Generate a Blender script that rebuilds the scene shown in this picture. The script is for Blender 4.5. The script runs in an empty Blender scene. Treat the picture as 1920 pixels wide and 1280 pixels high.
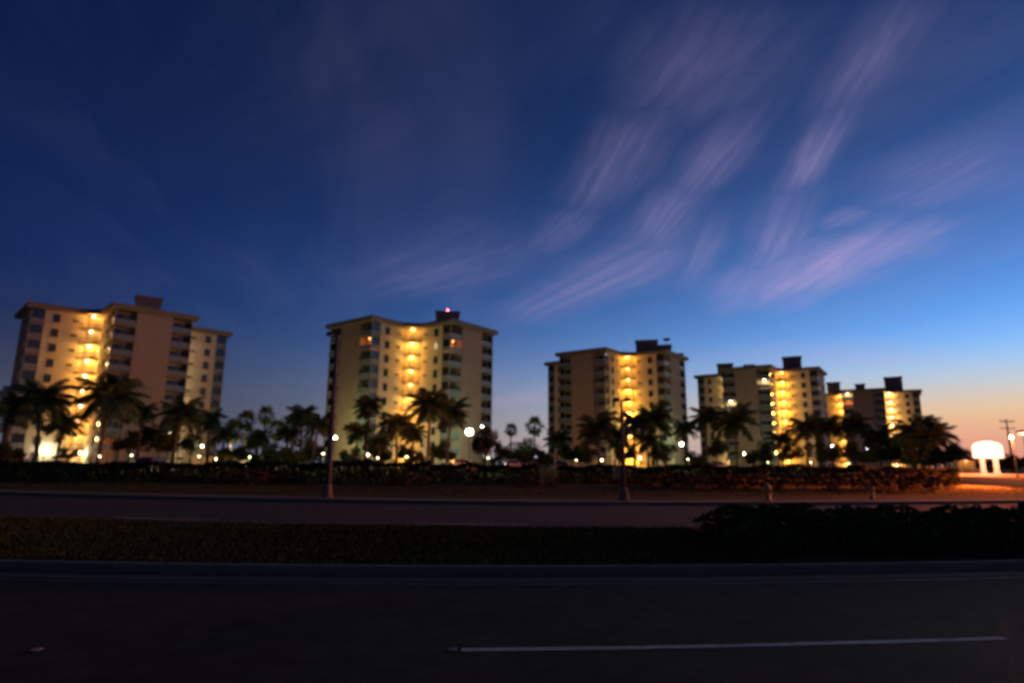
import bpy, bmesh, math, random
from mathutils import Matrix, Vector
random.seed(7)
R = math.radians
sc = bpy.context.scene
COL = sc.collection

# ---------------------------------------------------------------- camera
EYE = 1.6
F_PX = 1143.2
PITCH, ROLL = R(11.307), R(0.485)
cd = bpy.data.cameras.new('camera')
cam = bpy.data.objects.new('camera', cd)
COL.objects.link(cam)
cd.sensor_width = 36
cd.lens = 36 * F_PX / 1920
cd.clip_start = 0.1
cd.clip_end = 9000
CAM_M = Matrix.Translation((0, 0, EYE)) @ Matrix.Rotation(math.pi/2 + PITCH, 4, 'X') @ Matrix.Rotation(ROLL, 4, 'Z')
cam.matrix_world = CAM_M
sc.camera = cam
cd.dof.use_dof = True                  # hand-held dusk shot, focused short of the towers
cd.dof.focus_distance = 2.0
cd.dof.aperture_fstop = 2.0
CR, CU, CF = [CAM_M.to_3x3() @ Vector(v) for v in ((1, 0, 0), (0, 1, 0), (0, 0, -1))]

# ---------------------------------------------------------------- exposure, render settings
EXPO = 6.0
K = 2.0 ** -EXPO                       # lamp strengths below are given in display units
sc.view_settings.view_transform = 'Standard'
sc.view_settings.look = 'None'
sc.view_settings.exposure = EXPO
sc.view_settings.gamma = 1
sc.view_settings.use_curve_mapping = False
sc.render.engine = 'CYCLES'
sc.cycles.use_denoising = True
sc.cycles.max_bounces = 6
sc.cycles.diffuse_bounces = 3
sc.cycles.glossy_bounces = 2
sc.cycles.caustics_reflective = False
sc.cycles.caustics_refractive = False
sc.cycles.sample_clamp_indirect = 0.04
sc.cycles.filter_width = 1.9

# ---------------------------------------------------------------- dusk sky with cirrus
SUN_AZ = R(57)
world = bpy.data.worlds.new('World')
sc.world = world
world.use_nodes = True
nt = world.node_tree
nt.nodes.clear()
class N:
    """tiny node-building helper"""
    def __init__(s, tree): s.t = tree
    def new(s, kind, **kw):
        n = s.t.nodes.new(kind)
        for k, v in kw.items(): setattr(n, k, v)
        return n
    def link(s, a, b): s.t.links.new(a, b)
    def put(s, sock, v):
        if hasattr(v, 'links'): s.link(v, sock)
        else: sock.default_value = v
    def math(s, op, a, b=None, c=None, clamp=False):
        n = s.new('ShaderNodeMath', operation=op); n.use_clamp = clamp
        for i, v in enumerate((a, b, c)):
            if v is not None: s.put(n.inputs[i], v)
        return n.outputs[0]
    def mix(s, kind, fac, a, b):
        n = s.new('ShaderNodeMix', data_type='RGBA', blend_type=kind)
        s.put(n.inputs[0], fac); s.put(n.inputs[6], a); s.put(n.inputs[7], b)
        return n.outputs[2]
    def ramp(s, fac, *stops):
        n = s.new('ShaderNodeValToRGB')
        el = n.color_ramp.elements
        while len(el) < len(stops): el.new(0.5)
        for e, (p, c) in zip(el, stops):
            e.position = p; e.color = c if hasattr(c, '__len__') else (c, c, c, 1)
        s.put(n.inputs[0], fac)
        return n.outputs[0]
    def mapr(s, v, a, b, c=0.0, d=1.0, smooth=True):
        n = s.new('ShaderNodeMapRange'); n.interpolation_type = 'SMOOTHSTEP' if smooth else 'LINEAR'
        s.put(n.inputs[0], v)
        for i, x in enumerate((a, b, c, d)): n.inputs[i+1].default_value = x
        return n.outputs[0]
    def noise(s, vec, scale, detail=4, rough=.55, dist=0.0):
        n = s.new('ShaderNodeTexNoise')
        s.put(n.inputs['Vector'], vec)
        n.inputs['Scale'].default_value = scale; n.inputs['Detail'].default_value = detail
        n.inputs['Roughness'].default_value = rough; n.inputs['Distortion'].default_value = dist
        return n.outputs[0]

g = N(nt)
sky = g.new('ShaderNodeTexSky', sky_type='NISHITA', sun_disc=False)
sky.sun_elevation = R(-4.6)
sky.sun_rotation = SUN_AZ
sky.air_density = 1.0
sky.ozone_density = 3.6
sky.dust_density = 1.0
geo = g.new('ShaderNodeTexCoord')
sep = g.new('ShaderNodeSeparateXYZ'); g.link(geo.outputs['Generated'], sep.inputs[0])
dx, dy, dz = sep.outputs
tint = g.mix('MULTIPLY', 1.0, sky.outputs[0], (0.80, 1.30, 1.06, 1))
# cirrus layer: directions projected on a flat sheet high above, streaks running along one heading
zc = g.math('ADD', g.math('MAXIMUM', dz, 0.0), 0.06)
qx = g.math('DIVIDE', dx, zc); qy = g.math('DIVIDE', dy, zc)
comb = g.new('ShaderNodeCombineXYZ'); g.link(qx, comb.inputs[0]); g.link(qy, comb.inputs[1])
def rotated(ang, sx, sy, ox=0, oy=0):
    m = g.new('ShaderNodeMapping'); m.vector_type = 'TEXTURE'
    g.link(comb.outputs[0], m.inputs[0])
    m.inputs['Rotation'].default_value = (0, 0, ang)
    m.inputs['Scale'].default_value = (1/sx, 1/sy, 1)
    m.inputs['Location'].default_value = (ox, oy, 0)
    return m.outputs[0]
def sky_q(px, py):
    d = CR*((px-960)/F_PX) + CU*((640-py)/F_PX) + CF
    d.normalize()
    return d.x/(d.z+.06), d.y/(d.z+.06)
def heading(p0, p1):
    (ax, ay), (bx_, by_) = sky_q(*p0), sky_q(*p1)
    return math.atan2(by_-ay, bx_-ax)
HA, HB = heading((1440, 500), (1650, 100)), heading((1000, 580), (1420, 240))
wisps = g.mapr(g.noise(rotated(HB, .8, 2.4), 1.0, 4, .55, .6), .36, .74)
warp = g.new('ShaderNodeTexNoise'); g.link(comb.outputs[0], warp.inputs['Vector'])
warp.inputs['Scale'].default_value = 1.5; warp.inputs['Detail'].default_value = 4; warp.inputs['Roughness'].default_value = .6
wv = g.new('ShaderNodeVectorMath', operation='SUBTRACT'); g.link(warp.outputs['Color'], wv.inputs[0]); wv.inputs[1].default_value = (.5, .5, .5)
ws = g.new('ShaderNodeVectorMath', operation='SCALE'); g.link(wv.outputs[0], ws.inputs[0]); ws.inputs['Scale'].default_value = 1.05
def plume(p0, p1, width, seed, fib):
    (ax, ay), (bx_, by_) = sky_q(*p0), sky_q(*p1)
    m = g.new('ShaderNodeMapping'); m.vector_type = 'TEXTURE'; g.link(comb.outputs[0], m.inputs[0])
    m.inputs['Location'].default_value = ((ax+bx_)/2, (ay+by_)/2, 0)
    m.inputs['Rotation'].default_value = (0, 0, math.atan2(by_-ay, bx_-ax))
    ln_ = math.hypot(bx_-ax, by_-ay)*.66
    m.inputs['Scale'].default_value = (ln_*1.1, width*1.2, 1)
    w = g.new('ShaderNodeVectorMath', operation='ADD'); g.link(m.outputs[0], w.inputs[0]); g.link(ws.outputs[0], w.inputs[1])
    l = g.new('ShaderNodeVectorMath', operation='LENGTH'); g.link(w.outputs[0], l.inputs[0])
    body = g.mapr(l.outputs['Value'], 0.0, 1.0, 1.0, 0.0)
    fw = g.new('ShaderNodeVectorMath', operation='MULTIPLY_ADD'); g.link(ws.outputs[0], fw.inputs[0])
    fw.inputs[1].default_value = (.4, .34, 0); g.link(m.outputs[0], fw.inputs[2])
    f = g.new('ShaderNodeVectorMath', operation='MULTIPLY_ADD'); g.link(fw.outputs[0], f.inputs[0])
    f.inputs[1].default_value = (.9, fib, 1); f.inputs[2].default_value = (seed*3.7, seed*1.9, 0)
    tex = g.mapr(g.noise(f.outputs[0], 1.3, 4, .6, 0.0), .26, .76, .40, 1.0)
    return g.math('MULTIPLY', body, tex)
bands = None
for q_, (p0, p1, w_, a_, fb_) in enumerate((
        ((1450, 575), (1690, 415), .36, 1.05, 3.5), ((1540, 430), (1630, 385), .10, .40, 3), ((1360, 590), (1480, 470), .22, .55, 3), ((1430, 520), (1510, 350), .13, .55, 3),
        ((1490, 370), (1590, 190), .085, .50, 2.5), ((1570, 220), (1690, 20), .11, .26, 3), ((960, 610), (1290, 430), .34, .48, 6), ((1180, 500), (1310, 340), .16, .40, 5),
        ((1270, 390), (1430, 190), .12, .34, 5), ((1110, 400), (1240, 190), .16, .34, 5), ((1220, 240), (1420, 10), .24, .24, 4), ((1000, 480), (1130, 370), .13, .28, 5),
        ((1660, 400), (1920, 270), .26, .30, 8), ((1295, 540), (1355, 390), .10, .32, 3), ((680, 560), (1000, 450), .34, .26, 6), ((925, 735), (1035, 755), 1.1, .55, 5),
        ((1530, 690), (1650, 640), .8, .34, 4), ((450, 330), (820, 60), .50, .05, 4))):
    b_ = g.math('MULTIPLY', plume(p0, p1, w_, q_+1.3, fb_), a_*.74)
    bands = b_ if bands is None else g.math('MAXIMUM', bands, b_)
cover = g.math('ADD', bands, g.math('MULTIPLY', wisps, .055))
cover = g.math('MULTIPLY', cover, g.mapr(dz, 0.01, 0.10))
cover = g.math('MINIMUM', cover, .85)
# clouds catch the pink of the set sun: brighter towards its azimuth
sund = g.new('ShaderNodeVectorMath', operation='DOT_PRODUCT')
g.link(geo.outputs['Generated'], sund.inputs[0]); sund.inputs[1].default_value = (math.sin(SUN_AZ), math.cos(SUN_AZ), 0)
toward = g.mapr(sund.outputs['Value'], -.2, 1.0, 0.0, 1.0, False)
CS = 10.0 * K
cloud_col = g.mix('MIX', toward, (.09*CS, .11*CS, .25*CS, 1), (.52*CS, .40*CS, .70*CS, 1))
lift = g.math('ADD', g.mapr(dz, 0.0, .55, 2.25, 1.0), g.math('MULTIPLY', g.math('MULTIPLY', g.math('POWER', toward, 2.0), g.mapr(dz, 0.0, .62, 1.0, 0.0)), .35))
liftc = g.new('ShaderNodeCombineXYZ')
for i_, k_ in enumerate((1.12, 1.0, .85)): g.link(g.math('MULTIPLY', lift, g.math('ADD', 1.0, g.math('MULTIPLY', toward, k_-1.0))), liftc.inputs[i_])
tint = g.mix('MULTIPLY', 1.0, tint, liftc.outputs[0])
cloudy = g.mix('MIX', cover, tint, cloud_col)
# afterglow low over the place where the sun went down
low = g.mapr(dz, -.02, .27, 1.0, 0.0)
GS = 10.0*K
gcol = g.ramp(g.math('MULTIPLY', dz, 4.0, clamp=True), (0.0, (.78*GS, .22*GS, .13*GS, 1)), (.12, (.86*GS, .33*GS, .19*GS, 1)), (.30, (.92*GS, .54*GS, .24*GS, 1)), (.52, (.70*GS, .61*GS, .45*GS, 1)), (.85, (.36*GS, .52*GS, .72*GS, 1)))
glow = g.math('MULTIPLY', g.mapr(dz, .04, .20, 1.0, 0.0), g.mapr(toward, .66, .97))
warm = g.mix('MIX', g.math('MULTIPLY', glow, .96, clamp=True), cloudy, gcol)
lowpink = g.math('MULTIPLY', g.math('POWER', low, 1.6), g.mapr(toward, .70, 1.0, .80, .15))
pink = g.mix('MIX', g.mapr(toward, .25, .80), (.13*GS, .14*GS, .22*GS, 1), (.60*GS, .50*GS, .54*GS, 1))
warm = g.mix('MIX', lowpink, warm, pink)
bg = g.new('ShaderNodeBackground'); bg.inputs[1].default_value = 0.1
g.link(warm, bg.inputs[0])
wo = g.new('ShaderNodeOutputWorld'); g.link(bg.outputs[0], wo.inputs[0])
# added fill against blue roads and grass: one very dim, broad, warm sun lamp low over the spot where the sun set
sl_ = bpy.data.lights.new('sun', 'SUN'); sl_.energy = 0.45*K; sl_.color = (1, .74, .48); sl_.angle = R(30)
so_ = bpy.data.objects.new('sun', sl_); COL.objects.link(so_)
so_.rotation_euler = (-Vector((math.sin(SUN_AZ)*math.cos(R(11)), math.cos(SUN_AZ)*math.cos(R(11)), math.sin(R(11))))).to_track_quat('-Z', 'Y').to_euler()

# ---------------------------------------------------------------- placing helpers
def ray(px, py):
    return CR*((px-960)/F_PX) + CU*((640-py)/F_PX) + CF
def at(px, py, Y=None, z=None):
    d = ray(px, py)
    t = Y/d.y if Y is not None else (z-EYE)/d.z
    return Vector((d.x*t, d.y*t, EYE + d.z*t))
def ss(a, b, x):
    t = max(0., min(1., (x-a)/(b-a)))
    return t*t*(3-2*t)
def bow(x): return .43*(math.sqrt(x*x+625)-25)
def near_curve(x): return bow(x) + 1.0*math.tanh(x/20)
def ground_z(x, y):
    return -.03 + .63*ss(30+bow(x), 72, y) + .10*ss(40, 60, y)*math.sin(x*.13)*math.cos(y*.11)*(1-ss(90, 110, y))

# ---------------------------------------------------------------- materials
MATS = {}
def material(name, col, rough=.8, noise=None, bump=0.0, bscale=20, metal=0.0, spec=.3, emit=None, estr=0.0, trans=0.0):
    m = bpy.data.materials.new(name); m.use_nodes = True
    t = m.node_tree; b = t.nodes['Principled BSDF']; h = N(t)
    b.inputs['Roughness'].default_value = rough
    b.inputs['Metallic'].default_value = metal
    b.inputs['Specular IOR Level'].default_value = spec
    c4 = (*col, 1)
    co = h.new('ShaderNodeTexCoord')
    if noise:
        scale, amount, col2 = noise
        n1 = h.noise(co.outputs['Object'], scale, 6, .6)
        n2 = h.noise(co.outputs['Object'], scale*.17, 3, .5)
        f = h.math('ADD', h.math('MULTIPLY', n1, .6), h.math('MULTIPLY', n2, .4))
        f = h.mapr(f, .5-.5*amount, .5+.5*amount, 0, 1)
        h.link(h.mix('MIX', f, c4, (*col2, 1)), b.inputs['Base Color'])
    else:
        b.inputs['Base Color'].default_value = c4
    if bump:
        bn = h.new('ShaderNodeBump'); bn.inputs['Strength'].default_value = bump; bn.inputs['Distance'].default_value = .02
        h.link(h.noise(co.outputs['Object'], bscale, 5, .6), bn.inputs['Height'])
        h.link(bn.outputs[0], b.inputs['Normal'])
    if emit:
        b.inputs['Emission Color'].default_value = (*emit, 1)
        b.inputs['Emission Strength'].default_value = estr*K
    if trans:
        b.inputs['Transmission Weight'].default_value = trans
    MATS[name] = m
    return m
material('cream_stucco', (.64, .55, .41), .9, (1.3, .7, (.54, .46, .33)), .4, 9)
material('tan_sodium', (.44, .30, .215), .9, (.5, .8, (.36, .245, .175)), .4, 9)  # tan wall tone with sodium street light put into it
material('fascia', (.30, .24, .17), .8, (1, .8, (.22, .17, .12)), .2, 6)
material('plant_room', (.26, .22, .19), .9, (.8, .8, (.20, .17, .15)), .3, 6)
material('slab', (.36, .31, .25), .9, (2, .8, (.28, .24, .19)), .2, 12)
material('railing', (.23, .25, .27), .5, (3, .7, (.18, .195, .21)))
material('dark_metal', (.06, .055, .05), .5, (4, .7, (.04, .04, .04)), metal=.4)
material('galvanised', (.35, .33, .31), .55, (3, .7, (.26, .25, .24)), metal=.3)
material('dark_pole', (.16, .155, .14), .8, (3, .7, (.12, .115, .105)), spec=.1)
material('glass', (.015, .018, .02), .12, (1, .8, (.03, .03, .035)), spec=.6)
material('frame', (.12, .10, .08), .6, (3, .7, (.09, .08, .07)))
material('door_paint', (.35, .30, .22), .6, (2, .7, (.28, .24, .18)))
material('asphalt', (.062, .050, .038), .85, (3.2, .42, (.030, .024, .019)), .9, 70, spec=.10)  # road materials tinted warm in place of street light falling on them
material('asphalt_old', (.072, .060, .048), .85, (5, .55, (.066, .058, .052)), .6, 60, spec=.08)
material('concrete', (.24, .195, .15), .9, (3, .6, (.165, .135, .105)), .4, 30, spec=.08)
material('paint', (.74, .68, .56), .7, (9, .6, (.16, .14, .12)), .3, 60)
material('paint_faint', (.10, .085, .06), .7, (10, .6, (.05, .045, .038)), .3, 60)
material('gutter', (.17, .14, .108), .9, (2, .6, (.12, .098, .078)), .4, 30, spec=.08)
material('turf', (.060, .058, .020), .95, (.5, .5, (.085, .066, .028)), .8, 14, spec=.02)
material('soil', (.045, .035, .022), 1.0, (4, .6, (.03, .024, .016)), .8, 20, spec=.02)
material('car_park_asphalt', (.06, .06, .06), .9, (3, .6, (.04, .04, .04)), .3, 40, spec=.02)
material('grass_blade', (.060, .058, .018), .95, (.35, .5, (.085, .070, .024)), spec=.05)
material('palm_leaf', (.07, .105, .03), .85, (.6, .7, (.11, .12, .045)), spec=.06)
material('palm_leaf_dark', (.055, .085, .032), .85, (.6, .7, (.085, .11, .042)), spec=.06)
material('leaf', (.05, .085, .026), .85, (1.2, .7, (.065, .085, .028)), spec=.06)
material('leaf_grey', (.055, .075, .050), .85, (1.2, .7, (.08, .10, .06)), spec=.06)
material('leaf_red_lit', (.075, .060, .030), .85, (1.2, .7, (.05, .06, .025)), spec=.06)  # red roadside light put into the leaf colour of the mound shrubs
material('hedge_leaf', (.030, .050, .016), .85, (1.4, .7, (.05, .065, .022)), spec=.06)
material('bark', (.11, .085, .06), .95, (3, .7, (.16, .13, .10)), .8, 8)
material('white_paint', (.78, .76, .70), .6, (2, .7, (.70, .67, .60)))
material('hydrant_orange_lit', (.85, .40, .12), .5, (9, .6, (.75, .32, .08)), .3, 30)  # orange lamp light put into the hydrant's colour
material('post_warm_lit', (.55, .34, .15), .6, (9, .6, (.3, .24, .14)), .3, 30)  # warm lamp light put into the colour of post and control box
material('tyre', (.02, .02, .02), .8, (5, .7, (.03, .03, .03)))
material('rim', (.45, .45, .46), .35, (5, .7, (.35, .35, .36)), metal=.8)
for nm, c in (('car_white', (.72, .72, .70)), ('car_dark', (.03, .035, .05)), ('car_silver', (.42, .43, .44)), ('car_maroon', (.14, .03, .03))):
    material(nm, c, .25, (2, .7, tuple(x*.9 for x in c)), spec=.6)
material('headlight_off', (.6, .6, .6), .1, spec=.7)
material('taillight_off', (.25, .02, .015), .2, spec=.6)
material('glow_amber', (.9, .8, .6), .5, emit=(1, .66, .24), estr=22)
material('glow_warm', (.9, .85, .7), .5, emit=(1, .82, .52), estr=30)
material('glow_green', (.9, .95, .8), .5, emit=(.86, 1, .62), estr=70)
material('glow_garden', (.9, .85, .7), .5, emit=(1, .86, .48), estr=5)
material('glow_white', (.9, .9, .9), .5, emit=(.85, .95, 1), estr=30)
material('glow_orange', (.9, .5, .3), .5, emit=(1, .36, .10), estr=6)
material('glow_red', (.9, .3, .3), .4, emit=(1, .12, .10), estr=10)
material('glow_pink', (.9, .5, .5), .4, emit=(1, .13, .16), estr=14)
material('window_lit', (.8, .7, .5), .6, (3, .8, (.7, .55, .3)), emit=(1, .72, .34), estr=.6)
material('window_orange', (.8, .5, .3), .6, (3, .8, (.7, .35, .15)), emit=(1, .30, .07), estr=.5)
material('sign_face', (.85, .83, .8), .4, (2, .8, (.8, .76, .74)), emit=(1, .84, .78), estr=1.25)

# ---------------------------------------------------------------- mesh helpers
class MB:
    def __init__(s): s.v = []; s.f = []; s.sm = False
    def add(s, vs, fs):
        o = len(s.v); s.v += [tuple(v) for v in vs]; s.f += [tuple(i+o for i in f) for f in fs]; return s
    def box(s, x0, x1, y0, y1, z0, z1, M=None):
        vs = [Vector((x, y, z)) for z in (z0, z1) for y in (y0, y1) for x in (x0, x1)]
        if M: vs = [M @ v for v in vs]
        return s.add(vs, [(0, 2, 3, 1), (4, 5, 7, 6), (0, 1, 5, 4), (2, 6, 7, 3), (0, 4, 6, 2), (1, 3, 7, 5)])
    def prism(s, pts, z0, z1, pts2=None, cap=True):
        n = len(pts); p2 = pts2 or pts
        vs = [(x, y, z0) for x, y in pts] + [(x, y, z1) for x, y in p2]
        fs = [(i, (i+1) % n, n+(i+1) % n, n+i) for i in range(n)]
        if cap: fs += [tuple(range(n-1, -1, -1)), tuple(range(n, 2*n))]
        return s.add(vs, fs)
    def tube(s, path, rad, n=8, cap=True):
        """path: points, rad: float or list"""
        P = [Vector(p) for p in path]; m = len(P)
        rr = rad if hasattr(rad, '__len__') else [rad]*m
        vs = []; up = Vector((0, 0, 1))
        for i, p in enumerate(P):
            d = (P[min(i+1, m-1)] - P[max(i-1, 0)]).normalized()
            a = d.cross(up)
            if a.length < 1e-3: a = Vector((1, 0, 0))
            a.normalize(); b = a.cross(d)
            vs += [p + (a*math.cos(2*math.pi*k/n) + b*math.sin(2*math.pi*k/n))*rr[i] for k in range(n)]
        fs = [(i*n+k, i*n+(k+1) % n, (i+1)*n+(k+1) % n, (i+1)*n+k) for i in range(m-1) for k in range(n)]
        if cap: fs += [tuple(range(n-1, -1, -1)), tuple((m-1)*n+k for k in range(n))]
        return s.add(vs, fs)
    def lathe(s, prof, n=14, c=(0, 0, 0)):
        vs = [(c[0]+r*math.cos(2*math.pi*k/n), c[1]+r*math.sin(2*math.pi*k/n), c[2]+z) for r, z in prof for k in range(n)]
        m = len(prof)
        fs = [(i*n+k, i*n+(k+1) % n, (i+1)*n+(k+1) % n, (i+1)*n+k) for i in range(m-1) for k in range(n)]
        fs += [tuple(range(n-1, -1, -1)), tuple((m-1)*n+k for k in range(n))]
        return s.add(vs, fs)
    def ball(s, c, r, n=10, m=6, sz=1.0):
        return s.lathe([(max(.001, r*math.sin(math.pi*i/m)), -r*sz*math.cos(math.pi*i/m)) for i in range(m+1)], n, c)
    def mesh(s, name, mat, smooth=False):
        me = bpy.data.meshes.new(name); me.from_pydata(s.v, [], s.f)
        bm = bmesh.new(); bm.from_mesh(me); bmesh.ops.recalc_face_normals(bm, faces=bm.faces); bm.to_mesh(me); bm.free()
        me.materials.append(MATS[mat])
        if smooth: me.polygons.foreach_set('use_smooth', [True]*len(me.polygons))
        me.update()
        return me
def link(name, data, parent=None, loc=None, rz=None):
    o = bpy.data.objects.new(name, data); COL.objects.link(o)
    if parent is not None: o.parent = parent
    if loc is not None: o.location = loc
    if rz is not None: o.rotation_euler.z = rz
    return o
def raw_mesh(name, vs, fs, mat):
    me = bpy.data.meshes.new(name); me.from_pydata(vs, [], fs); me.materials.append(MATS[mat]); me.update(); return me
def tag(o, label=None, cat=None, group=None, kind=None):
    for k, v in (('label', label), ('category', cat), ('group', group), ('kind', kind)):
        if v: o[k] = v
    return o
def point_light(parent, loc, color, inten, radius=.15, spot=None, aim=None):
    """inten: radiant intensity in display units"""
    ld = bpy.data.lights.new('lamp_light', 'SPOT' if spot else 'POINT')
    ld.color = color; ld.energy = inten*4*math.pi*math.pi*K/math.pi; ld.shadow_soft_size = radius
    o = bpy.data.objects.new('lamp_light', ld); COL.objects.link(o)
    if parent is not None: o.parent = parent
    o.location = loc
    if spot:
        ld.spot_size = spot; ld.spot_blend = 1.0
        o.rotation_euler = Vector(aim).to_track_quat('-Z', 'Y').to_euler()
    return o

# ---------------------------------------------------------------- ground, roads
def frange(a, b, n): return [a+(b-a)*i/(n-1) for i in range(n)]
XS = sorted(set([-4000, -1500, -600, -300, -200] + [round(x, 2) for x in frange(-150, 200, 141)] + [300, 600, 1500, 4000]))
YS = sorted(set([-600, -100, -30, 0, 10, 20, 24, 27] + frange(28, 110, 56) + [120, 140, 180, 240, 320, 500, 900, 2000, 5000]))
gv = [(x, y, ground_z(x, y)) for y in YS for x in XS]
nx = len(XS)
gf = [(j*nx+i, j*nx+i+1, (j+1)*nx+i+1, (j+1)*nx+i) for j in range(len(YS)-1) for i in range(nx-1)]
tag(link('ground', raw_mesh('ground', gv, gf, 'turf')), kind='structure')
RX = frange(-160, 160, 129)
def strip(name, lo, hi, z, mat, kind='structure', xs=RX):
    vs = []
    for x in xs: vs += [(x, lo(x), z), (x, hi(x), z)]
    fs = [(2*i, 2*i+2, 2*i+3, 2*i+1) for i in range(len(xs)-1)]
    return tag(link(name, raw_mesh(name, vs, fs, mat)), kind=kind)
def kerb(name, lo, hi, z0, z1, mat, xs=RX):
    vs = []
    for x in xs:
        a, b = lo(x), hi(x); e = .02
        vs += [(x, a, z0), (x, a, z1-e), (x, a+e, z1), (x, b-e, z1), (x, b, z1-e), (x, b, z0)]
    fs = [(6*i+k, 6*i+6+k, 6*i+7+k, 6*i+1+k) for i in range(len(xs)-1) for k in range(5)]
    return tag(link(name, raw_mesh(name, vs, fs, mat)), kind='structure')
NK = lambda x: 9.35 + near_curve(x)            # face of the median kerb on the near road
FK = lambda x: 15.35 + bow(x)                   # face of the median kerb on the far road
FE = lambda x: 25.2 + bow(x)                    # far kerb of the far road
strip('near_road', lambda x: -9 + near_curve(x), lambda x: NK(x)-.45, 0.0, 'asphalt')
strip('near_gutter', lambda x: NK(x)-.45, lambda x: NK(x)+.02, 0.003, 'gutter')
kerb('median_near_kerb', NK, lambda x: NK(x)+.16, -.02, .13, 'concrete')
strip('median', lambda x: NK(x)+.15, lambda x: FK(x)-.15, .115, 'turf')
kerb('median_far_kerb', lambda x: FK(x)-.16, FK, -.02, .13, 'concrete')
strip('far_road', FK, FE, 0.0, 'asphalt_old')
kerb('far_kerb', FE, lambda x: FE(x)+.16, -.02, .12, 'concrete')
strip('sidewalk', lambda x: FE(x)+.16, lambda x: FE(x)+1.5, .115, 'concrete')
strip('verge', lambda x: FE(x)+1.5, lambda x: FE(x)+5.2, .10, 'turf')
DC = lambda x: 5.78 + (near_curve(x)-.0)*.95 + .02*x
def marking(name, x0, x1, cy, w, mat, parent=None):
    xs = frange(x0, x1, max(2, int((x1-x0)/.25)+1)); random.seed(int(x0*7)+90)
    vs = []
    for i, x in enumerate(xs):
        j = random.uniform(-.008, .008)
        vs += [(x, cy(x)-w/2+j, .004), (x, cy(x)+w/2+random.uniform(-.008, .008), .004)]
    fs = [(2*i, 2*i+2, 2*i+3, 2*i+1) for i in range(len(xs)-1)]
    return tag(link(name, raw_mesh(name, vs, fs, mat)), kind='structure')
marking('lane_marking', -.42, 4.75, DC, .10, 'paint')
marking('lane_marking', -14.5, -9.0, DC, .10, 'paint')
marking('lane_marking', 11.8, 17.0, DC, .10, 'paint')
marking('edge_line', -60, 60, lambda x: NK(x)-.62, .10, 'paint_faint')
for x0 in (-20.5, -11.2, -2.6, 6.4):
    marking('lane_marking', x0, x0+3.1, lambda x: 17.0+bow(x), .11, 'paint')
for x, lab in ((-.50, 'raised pavement marker at the start of the white lane dash'), (-4.05, 'raised pavement marker alone in the gap between lane dashes')):
    e = tag(link('pavement_marker', None, loc=(x, DC(x), .004)), lab, 'road marker', 'raised markers along the lane line')
    link('base', MB().prism([(-.04, -.04), (.04, -.04), (.04, .04), (-.04, .04)], 0, .014, [(-.028, -.024), (.028, -.024), (.028, .024), (-.028, .024)]).mesh('marker_base', 'concrete'), e)
    link('reflector', MB().box(-.024, .024, -.039, -.030, .003, .012).mesh('marker_reflector', 'headlight_off'), e)

# ---------------------------------------------------------------- towers
W, L, C, BX, BY = 6.7, 17.6, 2.6, 3.6, 2.2
NF, FH = 10, 2.85
TOP = NF*FH
def rot2(p, k):
    x, y = p
    for _ in range(k): x, y = -y, x
    return (x, y)
def outline(w, l, c, rec, notch):
    pts = []
    for k in range(4):
        q = []
        if notch: q += [(-w, -(l-BY)), (-(w-BX), -(l-BY)), (-(w-BX), -l), (w-BX, -l), (w-BX, -(l-BY)), (w, -(l-BY))]
        else: q += [(-w, -l), (w, -l)]
        q += [(w, -w-c)]
        if rec:
            r = rec/math.sqrt(2); q += [(w-r, -w-c+r), (w+c-r, -w+r)]
        q += [(w+c, -w)]
        pts += [rot2(p, k) for p in q]
    out = []
    for p in pts:
        if not out or math.dist(out[-1], p) > 1e-4: out.append(p)
    return out
ME = {}
ME['wall'] = MB().prism(outline(W, L, C, 1.1, True), 0, TOP).mesh('tower_wall', 'cream_stucco')
rm = MB(); rm.prism(outline(W+.75, L+.75, C+.2, 0, False), TOP+.002, TOP+.42); rm.prism(outline(W+.95, L+.95, C+.25, 0, False), TOP+.42, TOP+.98, outline(W+.7, L+.7, C+.2, 0, False))
ME['roof'] = rm.mesh('tower_roof', 'fascia')
ME['end_panel'] = MB().box(-(W-BX)+.02, W-BX-.02, -L-.06, -L+.0, .02, TOP-.02).mesh('end_panel', 'tan_sodium')
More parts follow.
